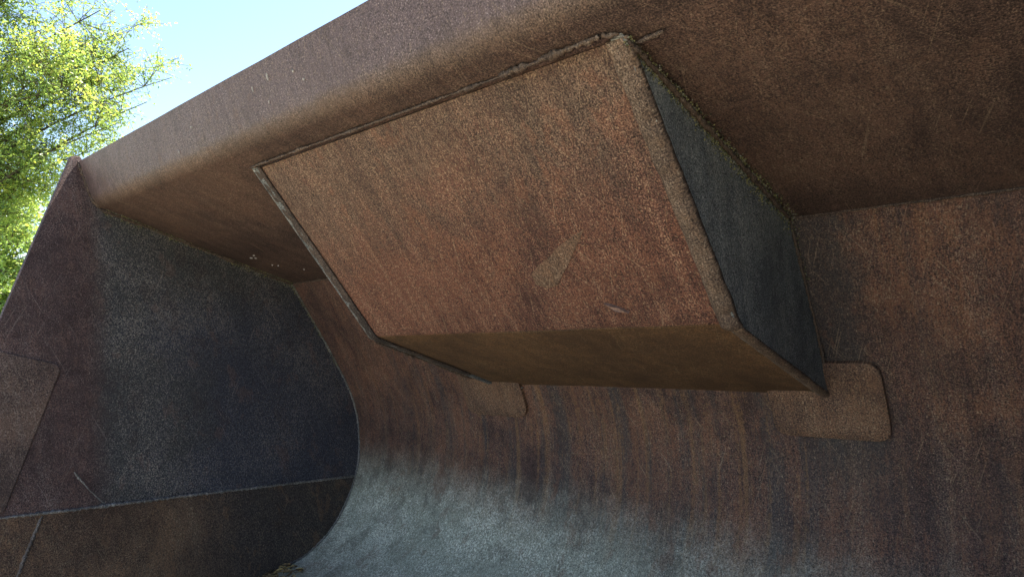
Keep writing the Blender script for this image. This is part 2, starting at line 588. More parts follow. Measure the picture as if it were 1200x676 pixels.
M_BOTTOM = rust('box_bottom_rust', (0.064, 0.036, 0.019), (0.128, 0.070, 0.034), (0.155, 0.082, 0.036), (0.20, 0.14, 0.08), 0.4, 0.15, 0.5, 0.8, off=8.2, streak_dir=(16, 5))
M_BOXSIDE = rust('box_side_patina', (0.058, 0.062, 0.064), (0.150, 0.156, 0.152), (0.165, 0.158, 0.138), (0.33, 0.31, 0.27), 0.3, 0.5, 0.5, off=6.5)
M_BOXEDGE = rust('box_edge_rust', (0.060, 0.040, 0.030), (0.135, 0.092, 0.064), (0.165, 0.100, 0.062), (0.25, 0.19, 0.14), 0.4, 0.4, 0.3, off=9.5)
M_PAD = rust('pad_rust', (0.054, 0.032, 0.025), (0.132, 0.076, 0.052), (0.175, 0.092, 0.052), (0.27, 0.185, 0.115), 0.45, 0.4, 0.2, off=10.4)
M_WELD = rust('weld_rust', (0.06, 0.046, 0.038), (0.125, 0.10, 0.085), (0.15, 0.105, 0.07), (0.28, 0.25, 0.22), 0.35, 0.45, 0.1, rough=0.6, off=11.1)
M_BEAD = rust('roof_weld_rust', (0.04, 0.028, 0.022), (0.085, 0.06, 0.046), (0.10, 0.064, 0.042), (0.18, 0.14, 0.11), 0.35, 0.4, 0.1, off=21.1)
M_WELDGREY = rust('weld_grey', (0.075, 0.069, 0.064), (0.155, 0.146, 0.136), (0.18, 0.158, 0.132), (0.36, 0.34, 0.31), 0.3, 0.5, 0.1, rough=0.5, off=12.6)
M_OUT = rust('outer_paint_rust', (0.08, 0.055, 0.03), (0.30, 0.19, 0.04), (0.35, 0.16, 0.05), (0.40, 0.32, 0.2), 0.5, 0.3, 0.6, off=14.0)
M_MOSS = [plain('moss_olive', (0.115, 0.11, 0.05), 0.95, 0.4, 300), plain('moss_straw', (0.22, 0.20, 0.09), 0.95, 0.4, 300),
          plain('moss_dark', (0.05, 0.05, 0.032), 0.95, 0.4, 300), plain('lichen_grey', (0.20, 0.19, 0.15), 0.95, 0.3, 300)]
M_WHITE = plain('dropping_white', (0.42, 0.39, 0.35), 0.7, 0.2, 200)
M_SCALE = rust('mill_scale', (0.070, 0.043, 0.029), (0.155, 0.093, 0.060), (0.19, 0.102, 0.058), (0.30, 0.215, 0.145), 0.3, 0.4, 0.1, off=15.5)
M_STEEL = plain('torn_steel', (0.22, 0.135, 0.10), 0.65, 0.35, 160, 0.35)

# ------------------------------------------------------------------ the bucket
ROOT = empty('loader_bucket', (S * -0.644, 1.0, 0.0))
tag(ROOT, 'huge rusty steel loader bucket resting open on the ground, seen from inside its mouth', 'loader bucket')

guard = plate('spill_guard', guard_prof, GA, M_GUARD, ROOT, seed=1.0)
guard['label'] = 'brown roof plate with a rounded pale front lip'
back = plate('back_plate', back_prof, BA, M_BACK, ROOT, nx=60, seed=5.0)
back['label'] = 'curved back plate, rust streaked above and scoured grey below'


def outline(off):
    out = []
    full = guard_prof[:-1] + back_prof
    for i, p in enumerate(full):
        t = tangent(full, i)
        out.append(p + Vector((-t.y, t.x)) * off)
    return out


ol = outline(0.024)
side_poly = [v2((0.357, 0.458)), v2((0.372, 0.463))] + ol[4:] + [v2((0.115, -0.602)), v2((0.19, -0.47)), v2((0.247, -0.18)), v2((0.302, 0.114))]
TSP = 0.016
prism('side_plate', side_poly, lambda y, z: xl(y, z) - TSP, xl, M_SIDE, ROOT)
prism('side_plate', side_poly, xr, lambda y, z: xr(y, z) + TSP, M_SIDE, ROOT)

# lower cheek plate below the long weld and the worn plate on the front edge (left cheek), as seen
lower_poly = [v2((0.3645, -0.2195)), v2((1.0915, -0.130))]
lower_poly += [p for p in back_prof if p.y < -0.135 and p.x > 0.2]
lower_poly += [v2((0.25, -0.44)), v2((0.262, -0.24))]
lower_poly = [v2((0.30, -0.228))] + lower_poly[:-1]
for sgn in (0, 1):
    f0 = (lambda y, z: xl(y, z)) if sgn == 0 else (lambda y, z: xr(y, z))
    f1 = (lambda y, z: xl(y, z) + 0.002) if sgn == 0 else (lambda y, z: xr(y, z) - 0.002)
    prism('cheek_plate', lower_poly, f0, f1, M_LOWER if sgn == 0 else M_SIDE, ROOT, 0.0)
edge_poly = [v2((0.308, 0.060)), v2((0.402, 0.050)), v2((0.410, 0.040)), v2((0.3675, -0.2085)), v2((0.262, -0.222)), v2((0.25, -0.18))]
prism('edge_plate', edge_poly, xl, lambda y, z: xl(y, z) + 0.0035, M_EDGE, ROOT, 0.003)

OFF = 0.0035


def side_pt(y, z, o=0.0): return W(xl(y, z) + o, y, z)


bead('weld_bead', [side_pt(0.36, -0.2185, .002), side_pt(0.46, -0.2065, .002), side_pt(0.70, -0.176, .002), side_pt(1.088, -0.129, .002)], 0.0042, M_WELDGREY, ROOT, seed=2, label='pale grey weld running across the left cheek')
bead('weld_bead', [side_pt(0.425, -0.215, .002), side_pt(0.411, -0.28, .002), side_pt(0.397, -0.36, .002), side_pt(0.385, -0.45, .002)], 0.0042, M_WELD, ROOT, seed=3, label='short brown weld below the long one')
bead('weld_bead', [side_pt(0.463, -0.140, .0), side_pt(0.495, -0.172, .0), side_pt(0.528, -0.198, .0)], 0.0026, M_WELDGREY, ROOT, seed=4)
# corner welds of the cheeks
bead('corner_weld', [side_pt(p.x - 0.002, p.y - 0.003, 0.003) for p in guard_prof[15:]], 0.0045, M_BEAD, ROOT, seed=5, jit=0.5)
bead('corner_weld', [side_pt(p.x - 0.002, p.y + (0.0 if p.y > -0.1 else .002), 0.002) for p in back_prof[:64]], 0.0034, M_WELDGREY, ROOT, seed=6)
bead('corner_weld', [side_pt(p.x - 0.001, p.y, 0.003) for p in guard_prof[:15]], 0.005, M_BEAD, ROOT, seed=16)
bead('corner_weld', [W(xr(p.x, p.y) - 0.003, p.x - 0.002, p.y) for p in guard_prof[:-1] + back_prof[:64]], 0.006, M_WELD, ROOT, seed=7)
# inner corner between roof and back
bead('corner_weld', [W(xl(S3.x, S3.y) + 0.01, S3.x - 0.003, S3.y - 0.002), W(xr(S3.x, S3.y) - 0.01, S3.x - 0.001, S3.y - 0.001)], 0.0028, M_BEAD, ROOT, seed=8)

rnd = random.Random(11)
pts = []
for i in range(3600):
    t = rnd.random()
    if noise.noise(Vector((t * 7, 3.3, 0))) + 0.5 * noise.noise(Vector((t * 26, 1.3, 0))) < rnd.uniform(-0.7, 0.5): continue
    p = fl[-1].lerp(S3, t)
    a = abs(rnd.gauss(0, 0.007 + 0.004 * math.sin(t * 9)))
    if rnd.random() < 0.45: pts.append(W(xl(p.x, p.y) + a * 0.5 + .002, p.x, p.y - 0.0006))
    else: pts.append(W(xl(p.x, p.y) + 0.001, p.x, p.y - 0.001 - a))
for i in range(330):
    t = rnd.random() ** 1.5
    s = t * 0.35
    p, d = prof_at(back_prof, BA, s)
    pts.append(W(xl(p.x, p.y) + 0.001 + rnd.random() * 0.004, p.x - abs(rnd.gauss(0, 0.004)), p.y - rnd.random() * 0.004))
specks('moss', pts, M_MOSS, ROOT, (0.0009, 0.0026), 12)

# ------------------------------------------------------------------ box under the roof
T, L, Bp = v2((0.4583, 0.3573)), v2((0.7186, 0.1426)), v2((1.0248, 0.1028))
XA, XB, BT = -0.974, -0.314, 0.0145
box = empty('linkage_box', (S * -0.644, 1.0, CH))
box.parent = ROOT
box.location = Vector((S * -0.644, 1.0, CH)) - ROOT.location
box['label'] = 'slanted rusty steel box welded under the roof plate'


def inside(p, d):
    return p + d


# front and bottom are one bent plate, set a few mm behind the side panels' edges
n1 = Vector((-(L - T).y, (L - T).x)).normalized()      # towards inside of the box
if n1.x < 0: n1 = -n1
n2 = Vector((-(Bp - L).y, (Bp - L).x)).normalized()
if n2.y < 0: n2 = -n2
rec = 0.004
dT, dB = (L - T).normalized(), (Bp - L).normalized()
Li = L + (n1 + n2).normalized() * rec / max(0.2, math.cos(n1.angle(n2) / 2))
Ti, Bi = T + n1 * rec + dT * 0.002, Bp + n2 * rec + dB * 0.03
fb = fillet(Ti, Li, Bi, 0.024, 8)
fprof = [Ti + (fb[0] - Ti) * (i / 8) for i in range(8)] + fb[:5]
bprof = fb[4:] + [fb[-1] + (Bi - fb[-1]) * (i / 6) for i in range(1, 7)]
FA, FB = arc(fprof), arc(bprof)
cx0, cx1 = (lambda y, z: XA + BT * 0.7), (lambda y, z: XB - BT * 0.7)
plate('front_panel', fprof, FA, M_FRONT, box, th=0.010, nx=30, seed=8.0, xa=cx0, xb=cx1)
plate('bottom_panel', bprof, FB, M_BOTTOM, box, th=0.010, nx=30, seed=9.0, xa=cx0, xb=cx1)
# roll the panels' welds and the two side panels
back_in = [p for p in back_prof if p.y <= S3.y and p.y > 0.09 and p.x > 0.8]
rim = [v2((p.x + 0.004, p.y + 0.004)) for p in back_in]
spoly = [T + v2((-0.004, 0.003))] + fillet(T, L, Bp, 0.018, 6) + [Bp + dB * 0.012] + list(reversed(rim[1:])) + [S3 + v2((0.002, 0.003))]
spr = prism('side_panel', spoly, XB - BT, XB, M_BOXSIDE, box, 0.0022)
spr['label'] = 'dark blue grey right side panel'
prism('side_panel', spoly, XA, XA + BT, M_BOXSIDE, box, 0.0022)


def strip(name, prof, x0, x1, off_n, th, mat, seed):
    """rounded weld cap along a panel's front edge"""
    A = arc(prof)
    V, U, F = [], [], []
    m = 7
    for i, p in enumerate(prof):
        t = tangent(prof, i)
        nn = Vector((t.y, -t.x))
        if nn.x > 0.3: nn = -nn
        for k in range(m):
            a = math.pi * k / (m - 1)
            xx = (x0 + x1) / 2 - math.cos(a) * (x1 - x0) / 2 * (1 + 0.10 * noise.noise(Vector((A[i] * 30, k * .3, seed))))
            h = math.sin(a) ** 0.7 * th * (1 + 0.35 * noise.noise(Vector((A[i] * 45, seed, k * .4)))) + off_n
            q = p + nn * h
            V.append(W(xx, q.x, q.y))
            U.append((xx * S, A[i]))
    n = len(prof)
    for i in range(n - 1):
        for k in range(m - 1):
            a = i * m + k
            F.append((a, a + 1, a + m + 1, a + m))
        F.append((i * m, i * m + m, i * m + 2 * m - 1, i * m + m - 1))
    F.append(tuple(range(m)))
    F.append(tuple(reversed(range((n - 1) * m, n * m))))
    return build(name, V, F, mat, box, U, True)


fine_f = []
for a, b_ in zip([T] + fillet(T, L, Bp, 0.018, 6)[:-1], fillet(T, L, Bp, 0.018, 6)):
    k = max(1, int((b_ - a).length * S / 0.006))
    fine_f += seg(a, b_, k)
fine_b = seg(fine_f[-1], Bp, 70) + [Bp]
strip('edge_weld', fine_f, XB - 0.022, XB + 0.0028, -0.005, 0.0075, M_BOXEDGE, 1.0)
strip('edge_weld', fine_b, XB - 0.014, XB + 0.0025, -0.003, 0.0048, M_BOXEDGE, 2.0)
M_EDGEGREY = rust('edge_grey', (0.028, 0.022, 0.019), (0.062, 0.046, 0.039), (0.095, 0.062, 0.044), (0.15, 0.12, 0.095), 0.3, 0.4, 0.3, off=19.5)
strip('edge_weld', fine_f + fine_b[1:55], XA - 0.001, XA + 0.020, -0.003, 0.0035, M_EDGEGREY, 3.0)
# weld along the roof, heavier at its right end
bead('roof_weld', [W(XA + 0.0, T.x - 0.004, T.y + 0.002), W(-0.46, T.x - 0.004, T.y + 0.002)], 0.0026, M_BEAD, box, seed=21, jit=0.6, ripple=0.1)
bead('roof_weld', [W(-0.46, T.x - 0.006, T.y + 0.001), W(-0.40, T.x - 0.008, T.y + 0.001), W(-0.335, T.x - 0.010, T.y + 0.001), W(XB - .002, T.x - 0.006, T.y)], 0.0052, M_BEAD, box, seed=22, jit=0.7, ripple=0.15)
bead('roof_weld', [W(XB + 0.004, T.x + 0.012, T.y - 0.001), W(XB + 0.034, T.x + 0.010, T.y - 0.001)], 0.003, M_BEAD, box, seed=23)
bead('roof_weld', [W(XB + 0.003, T.x + 0.003, T.y - 0.003), W(XB + 0.003, S3.x - 0.005, S3.y - 0.003)], 0.0042, M_BEAD, box, seed=24, jit=0.5)
bp_pts = [p for p in back_prof if 0.12 < p.y <= S3.y and p.x > 0.8]
bead('back_weld', [W(XB + 0.002, p.x - 0.004, p.y - 0.002) for p in bp_pts], 0.003, M_BEAD, box, seed=25)
bead('bottom_weld', [W(XA - 0.001, p.x, p.y) for p in fine_b[2:60]], 0.0042, M_BEAD, box, seed=26, jit=0.5)
bl = Bp + dB * 0.012
bead('bottom_weld', [W(XA + 0.02, bl.x, bl.y - 0.003), W(XA + 0.085, bl.x + 0.001, bl.y - 0.002)], 0.005, M_WELD, box, seed=27)
pts = []
for i in range(3000):
    t = rnd.random()
    if noise.noise(Vector((t * 6, 7.3, 0))) + 0.5 * noise.noise(Vector((t * 24, 9.3, 0))) + 0.5 * t < rnd.uniform(-0.5, 0.9): continue
    p = T.lerp(S3, t)
    a = abs(rnd.gauss(0, 0.003 + 0.007 * t))
    if rnd.random() < 0.35: pts.append(W(XB + 0.003 + a * 0.6, p.x, p.y - 0.0008))
    else: pts.append(W(XB + 0.0008, p.x, p.y - 0.002 - a))
for i in range(130):
    p, d = prof_at(back_prof, BA, 0.14 * rnd.random() ** 2)
    pts.append(W(XB + 0.001 + abs(rnd.gauss(0, .004)), p.x - 0.002 - abs(rnd.gauss(0, .003)), p.y))
specks('moss', pts, M_MOSS, box, (0.0008, 0.0021), 13)


# doubler pads on the back plate under the box's two lower corners
def pad(x0, x1, s0, s1, rad, th, parent, label):
    nx, ns = 16, 12
    V, U, F = [], [], []
    grid = {}
    cr = rad

    def squeeze(i, j):
        # rounded rectangle in (x, s)
        uu, vv = i / nx, j / ns
        x, s = x0 + (x1 - x0) * uu, s0 + (s1 - s0) * vv
        ss, sx_ = S * x, s
        dxl, dxr, ds0, ds1 = ss - S * x0, S * x1 - ss, s - s0, s1 - s
        ex, es = min(dxl, dxr), min(ds0, ds1)
        return x, s, ex, es
    for lay in (0, 1):
        for j in range(ns + 1):
            for i in range(nx + 1):
                x, s, ex, es = squeeze(i, j)
                if ex < cr and es < cr:
                    # pull the corner in
                    vx, vy = cr - ex, cr - es
                    l = math.hypot(vx, vy)
                    mx = max(vx, vy)
                    k = mx / l if l > 1e-9 else 1
                    dx, dy = vx * (1 - k), vy * (1 - k)
                    x += (dx / S) * (1 if i < nx / 2 else -1)
                    s += dy * (1 if j < ns / 2 else -1)
                p, d = prof_at(back_prof, BA, s)
                nn = Vector((d.y, -d.x))
                border = i in (0, nx) or j in (0, ns)
                h = -0.004 if lay == 0 else th * 1.25 * (0.62 if border else 1.0)
                q = p + nn * (h - dent(x, s, 5.0))
                V.append(W(x, q.x, q.y))
                U.append((x * S, s))
    K = (nx + 1) * (ns + 1)
    for j in range(ns):
        for i in range(nx):
            a = j * (nx + 1) + i
            F.append((K + a, K + a + 1, K + a + nx + 2, K + a + nx + 1))
    ring = [i for i in range(nx + 1)] + [j * (nx + 1) + nx for j in range(1, ns + 1)] + [ns * (nx + 1) + i for i in range(nx - 1, -1, -1)] + [j * (nx + 1) for j in range(ns - 1, 0, -1)]
    for a, c in zip(ring, ring[1:] + ring[:1]):
        F.append((a, c, K + c, K + a))
    o = build('doubler_pad', V, F, M_PAD, parent, U, True)
    o.data.set_sharp_from_angle(angle=math.radians(40))
    return o


sA = arc_at(back_prof, BA, 1.000, 0.152) - 0.004
sB = arc_at(back_prof, BA, 1.068, 0.053) + 0.004
pad(-0.402, -0.243, sA, sB, 0.028, 0.0085, ROOT, '')
pad(-1.058, -0.893, sA, sB + 0.004, 0.034, 0.0095, ROOT, '')


# ------------------------------------------------------------------ small marks
def panel_pt(prof_a, prof_b, x, y, off):
    """point on the front panel plane, lifted by off"""
    d = (prof_b - prof_a).normalized()
    t = (y - prof_a.x) / d.x
    q = prof_a + d * t - n1 * off + n1 * dent(x, t * S, 8.0)
    return W(x, q.x, q.y)


def flake(name, pts_lo, pts_hi, mat, parent):
    n = len(pts_lo)
    V = list(pts_lo) + list(pts_hi)
    F = [tuple(range(n, 2 * n))] + [(i, (i + 1) % n, n + (i + 1) % n, n + i) for i in range(n)]
    U = [(p.x, p.z) for p in V]
    return build(name, V, F, mat, parent, U, False)


sc = [(-0.560, .648), (-0.561, .661), (-0.545, .666), (-0.528, .664), (-0.512, .652), (-0.494, .640), (-0.474, .624), (-0.450, .606), (-0.470, .611), (-0.487, .617), (-0.503, .622), (-0.515, .629), (-0.540, .638)]
flake('scale_patch', [panel_pt(Ti, Li, x, y, -0.001) for x, y in sc], [panel_pt(Ti, Li, x * 0.985 - 0.0078, y * 0.985 + 0.0096, 0.0006) for x, y in sc], M_SCALE, box)
bu = [(-0.472, .6885), (-0.464, .6905), (-0.455, .6945), (-0.443, .7005), (-0.451, .7000), (-0.459, .6975), (-0.468, .6925)]
flake('steel_burr', [panel_pt(Ti, Li, x, y, -0.001) for x, y in bu], [panel_pt(Ti, Li, x + .001, y - 0.001, 0.004 + 0.002 * (i % 2)) for i, (x, y) in enumerate(bu)], M_STEEL, box)


def white(prof, y, x, w, h, seed):
    r = random.Random(seed)
    k = min(range(len(prof) - 1), key=lambda i: abs((prof[i].x + prof[i + 1].x) / 2 - y))
    t = (prof[k + 1] - prof[k]).normalized()
    a = prof[k] + t * ((y - prof[k].x) / t.x if abs(t.x) > .2 else 0)
    nn = Vector((t.y, -t.x))
    a = a - nn * dent(x, GA[k], 1.0)
    lo, hi = [], []
    for i in range(9):
        an = 6.283 * i / 9
        q = 0.6 + 0.7 * r.random()
        px, pt = x + math.cos(an) * w * q / S, math.sin(an) * h * q / S
        c = a + t * pt
        lo.append(W(px, (c - nn * 0.002).x, (c - nn * 0.002).y))
        c2 = a + t * pt * .8 + nn * 0.0016
        hi.append(W(x + (px - x) * .8, c2.x, c2.y))
    flake('white_fleck', lo, hi, M_WHITE, ROOT)


for a in ((0.712, -1.438, .0065, .0045, 1), (0.704, -1.412, .005, .003, 2), (0.716, -1.425, .004, .004, 8), (0.757, -1.425, .006, .002, 3), (0.764, -1.41, .004, .002, 9), (0.80, -1.36, .003, .0025, 4)):
    white(guard_prof, *a)
lipp = guard_prof
for a in ((0.381, -0.819, .0016, .008, 5), (0.388, -1.051, .0035, .002, 6), (0.400, -1.115, .0018, .006, 7), (0.392, -0.742, .002, .003, 10), (0.385, -0.76, .0015, .003, 11), (0.384, -0.86, .001, .006, 12), (0.395, -0.83, .001, .004, 13)):
    white(lipp, *a)

# leaves and grit caught in the floor corner
M_LITTER = [plain('litter_tan', (0.34, 0.23, 0.11), 0.9, 0.4, 200), plain('litter_brown', (0.13, 0.085, 0.045), 0.9, 0.4, 200), plain('litter_yellow', (0.40, 0.28, 0.11), 0.9, 0.3, 200)]
V, F, fm = [], [], []
rnd = random.Random(31)
base_p = [(p, s) for p, s in zip(back_prof, BA)]
s_in = arc_at(back_prof, BA, 0.985, -0.297)
for i in range(220):
    s = s_in + 0.095 + abs(rnd.gauss(0, 0.16))
    p, d = prof_at(back_prof, BA, s)
    nn = Vector((d.y, -d.x))
    x = xl(p.x, p.y) + abs(rnd.gauss(0.012, 0.028))
    c = p + nn * rnd.uniform(0.001, 0.009)
    ctr = W(x, c.x, c.y)
    R = Matrix.Rotation(rnd.uniform(0, 6.28), 3, 'Z') @ Matrix.Rotation(rnd.uniform(-.7, .7), 3, 'X')
    l, w = rnd.uniform(0.005, 0.016), rnd.uniform(0.002, 0.007)
    k = len(V)
    for q in ((-l, 0, 0), (0, -w, .002), (l, 0, 0.001), (0, w, .002), (0, 0, -.0015)):
        V.append(ctr + R @ Vector(q))
    for f in ((0, 1, 4), (1, 2, 4), (2, 3, 4), (3, 0, 4), (0, 3, 2, 1)):
        F.append(tuple(k + j for j in f))
    mi = rnd.randrange(3)
    fm += [mi] * 5
lit = build('leaf_litter', V, F, None, None, None, False, 0, M_LITTER, fm)
tag(lit, 'dry tan leaf litter caught in the corner of the bucket floor', 'leaf litter', kind='stuff')

# cutting edge along the front of the floor
ce = [FRONT + v2((0.05, 0.018)), FRONT + v2((-0.055, -0.016)), FRONT + v2((-0.05, -0.021)), FRONT + v2((0.05, 0.006))]
prism('cutting_edge', ce, xl(0.1, -.595) + 0.002, xr(0.1, -.595) - 0.002, M_STEEL, ROOT, 0.001)


# ------------------------------------------------------------------ ground
def terrain(x, y):
    d = math.hypot(x, y)
    h = 0.0
    if d > 14:
        a = math.atan2(y, x)
        h = (d - 14) * 0.055 * (0.75 + 0.25 * math.sin(a * 3 + 0.6)) if d < 60 else 46 * 0.055 * (0.75 + 0.25 * math.sin(a * 3 + 0.6))
    return h + (0.05 * noise.noise(Vector((x * .15, y * .15, 0))) * min(1, max(0, d - 5) / 6))


V, F = [], []
radii = [0] + [0.6 * 1.16 ** i for i in range(58)]
radii = [r for r in radii if r < 2600]
NA = 72
V.append((0, 0, terrain(0, 0)))
for r in radii[1:]:
    for k in range(NA):
        a = 2 * math.pi * k / NA
        x, y = r * math.cos(a), r * math.sin(a)
        V.append((x, y, terrain(x, y)))
for k in range(NA):
    F.append((0, 1 + k, 1 + (k + 1) % NA))
for i in range(len(radii) - 2):
    for k in range(NA):
        a, b_ = 1 + i * NA + k, 1 + i * NA + (k + 1) % NA
        F.append((a, a + NA, b_ + NA, b_))
g = NT('ground_grass_and_dirt')
tc = g.n('ShaderNodeTexCoord')
pos = tc.outputs['Object']
nb = g.noise(pos, 0.35, 4, 0.6)
nf = g.noise(pos, 9.0, 5, 0.7)
ng = g.noise(pos, 60.0, 3, 0.7)
grass = g.mix(g.step(nf, 0.3, 0.7), (0.055, 0.095, 0.022), (0.16, 0.19, 0.055))
dirt = g.mix(g.step(ng, 0.3, 0.7), (0.30, 0.245, 0.18), (0.46, 0.385, 0.295))
ln = g.n('ShaderNodeVectorMath', operation='LENGTH')
g.lk(pos, ln.inputs[0])
dd = g.math('ADD', ln.outputs['Value'], g.math('MULTIPLY', g.math('SUBTRACT', nb, 0.5), 5.0))
g.lk(g.mix(g.step(dd, 6.0, 7.5), dirt, grass), g.bsdf.inputs['Base Color'])
g.bsdf.inputs['Roughness'].default_value = 0.95
gb = g.n('ShaderNodeBump')
gb.inputs['Distance'].default_value = 0.03
g.lk(nf, gb.inputs['Height'])
g.lk(gb.outputs['Normal'], g.bsdf.inputs['Normal'])
gr = build('ground', V, F, g.m, None, None, True)
tag(gr, kind='structure')


# ------------------------------------------------------------------ trees
def leaf_mat(name, cols, transl=0.55):
    b = NT(name)
    oi = b.n('ShaderNodeAttribute', attribute_name='tint')
    nd = b.n('ShaderNodeValToRGB')
    b.lk(oi.outputs['Fac'], nd.inputs['Fac'])
    els = nd.color_ramp.elements
    els[0].color = (*cols[0], 1)
    els[1].color = (*cols[-1], 1)
    for i, c in enumerate(cols[1:-1]):
        e = els.new((i + 1) / (len(cols) - 1))
        e.color = (*c, 1)
    dif = b.n('ShaderNodeBsdfDiffuse')
    trn = b.n('ShaderNodeBsdfTranslucent')
    gl = b.n('ShaderNodeBsdfGlossy')
    gl.inputs['Roughness'].default_value = 0.4
    b.lk(nd.outputs['Color'], dif.inputs['Color'])
    b.lk(b.mix(1.0, nd.outputs['Color'], (1.25, 1.2, 0.7), 'MULTIPLY'), trn.inputs['Color'])
    mx = b.n('ShaderNodeMixShader')
    mx.inputs[0].default_value = transl
    b.lk(dif.outputs[0], mx.inputs[1])
    b.lk(trn.outputs[0], mx.inputs[2])
    m2 = b.n('ShaderNodeMixShader')
    m2.inputs[0].default_value = 0.05
    b.lk(mx.outputs[0], m2.inputs[1])
    b.lk(gl.outputs[0], m2.inputs[2])
    b.lk(m2.outputs[0], b.out.inputs['Surface'])
    return b.m


M_LEAF = leaf_mat('leaf_yellow_green', [(0.14, 0.23, 0.075), (0.23, 0.34, 0.11), (0.33, 0.43, 0.13), (0.46, 0.47, 0.12)])
M_LEAF2 = leaf_mat('leaf_green', [(0.028, 0.06, 0.016), (0.06, 0.11, 0.022), (0.10, 0.155, 0.03), (0.17, 0.20, 0.035)])
M_BARK = plain('bark_grey_brown', (0.075, 0.06, 0.045), 0.9, 0.4, 14)


def tube(V, F, pts, r0, r1, n=6):
    k0 = len(V)
    m = len(pts)
    for i, p in enumerate(pts):
        t = (pts[min(i + 1, m - 1)] - pts[max(i - 1, 0)]).normalized()
        a = t.orthogonal().normalized()
        b_ = t.cross(a)
        r = r0 + (r1 - r0) * i / (m - 1)
        for k in range(n):
            an = 6.2832 * k / n
            V.append(p + a * math.cos(an) * r + b_ * math.sin(an) * r)
    for i in range(m - 1):
        for k in range(n):
            q = (k + 1) % n
            F.append((k0 + i * n + k, k0 + i * n + q, k0 + (i + 1) * n + q, k0 + (i + 1) * n + k))


def wander(a, b_, n, amp, rnd):
    L_ = (b_ - a).length
    out = []
    off = Vector((0, 0, 0))
    for i in range(n + 1):
        t = i / n
        off += Vector((rnd.uniform(-1, 1), rnd.uniform(-1, 1), rnd.uniform(-1, 1))) * amp * L_ / n
        out.append(a.lerp(b_, t) + off * math.sin(math.pi * min(1, t * 1.0) * 0.9) + Vector((0, 0, 0.06 * L_ * math.sin(math.pi * t))))
    return out


def leaves_mesh(name, spots, size, mat, parent, rnd, tint0, lab=None):
    V, F, tint = [], [], []
    for c, tn in spots:
        l = size * rnd.uniform(0.6, 1.35)
        w = l * rnd.uniform(0.38, 0.55)
        d = Vector((rnd.gauss(0, 1), rnd.gauss(0, 1), rnd.gauss(-0.35, 0.7))).normalized()
        s = d.cross(Vector((rnd.gauss(0, .6), rnd.gauss(0, .6), 1))).normalized()
        up = s.cross(d)
        k = len(V)
        V += [c, c + d * l * .5 + s * w * .5 + up * l * .06, c + d * l, c + d * l * .5 - s * w * .5 + up * l * .06]
        F.append((k, k + 1, k + 2, k + 3))
        tint += [min(1, max(0, tn + rnd.gauss(0, 0.16)))] * 4
    me = bpy.data.meshes.new(name)
    bl_ = parent_loc(parent)
    me.from_pydata([tuple(p - bl_) for p in V], [], F)
    me.materials.append(mat)
    at = me.attributes.new('tint', 'FLOAT', 'POINT')
    at.data.foreach_set('value', tint)
    o = bpy.data.objects.new(name, me)
    C.objects.link(o)
    o.parent = parent
    return o


def tree(name, base, trunk_top, limbs, n_sub, n_twig, n_leaf, leaf, mat, seed, r0, label, spread=0.9, fork=0.35, droop=-0.15, group=None):
    rnd = random.Random(seed)
    root = empty(name, base)
    tag(root, label, 'tree', group)
    V, F = [], []
    tp = wander(Vector(base) - Vector((0, 0, 0.15)), Vector(trunk_top), 8, 0.12, rnd)
    tube(V, F, tp, r0, r0 * 0.42, 10)
    tr = build('trunk', V, F, M_BARK, root, None, True)
    spots = []
    for li, (f, end, rr, amp) in enumerate([(*l_, 0.16)[:4] for l_ in limbs]):
        V, F = [], []
        idx = min(8, max(1, int(f * 8)))
        st_ = tp[idx]
        lp = wander(st_, Vector(end), 9, amp, rnd)
        tube(V, F, lp, rr, rr * 0.16, 7)
        Ln = (Vector(end) - st_).length
        for s_ in range(n_sub):
            t = rnd.uniform(fork, 1.0)
            q = lp[min(9, int(t * 9))]
            dv = Vector((rnd.gauss(0, 1), rnd.gauss(0, 1), rnd.gauss(0.15, .8))).normalized()
            ax = (lp[-1] - lp[0]).normalized()
            dv = (dv + ax * 0.6).normalized()
            e = q + dv * spread * rnd.uniform(0.5, 1.2) * (1.15 - 0.45 * t)
            sp = wander(q, e, 5, 0.2, rnd)
            tube(V, F, sp, rr * 0.2, rr * 0.05, 4)
            tn0 = rnd.gauss(0.5, 0.2)
            for w_ in range(n_twig):
                a = sp[rnd.randrange(1, 6)]
                dw = (Vector((rnd.gauss(0, 1), rnd.gauss(0, 1), rnd.gauss(droop, .6))).normalized() + dv * 0.5).normalized()
                tl = rnd.uniform(0.18, 0.42) * (spread / 0.9)
                b_ = a + dw * tl
                tube(V, F, [a, a.lerp(b_, .5) + Vector((0, 0, .015)), b_], 0.004, 0.0018, 3)
                for k in range(n_leaf):
                    tt = rnd.uniform(0.1, 1.08)
                    c = a.lerp(b_, tt) + Vector((rnd.gauss(0, .035), rnd.gauss(0, .035), rnd.gauss(0, .035)))
                    spots.append((c, tn0 + rnd.gauss(0, .08)))
        build('limb', V, F, M_BARK, root, None, True)
    leaves_mesh('crown', spots, leaf, mat, root, rnd, 0.5)
    return root


def along(h, dist, dz=0.0):
    """ground direction h = (x, y) unit-ish and slope -> world point at distance"""
    return Vector((h[0] * dist, h[1] * dist, CH + h[2] * dist + dz))


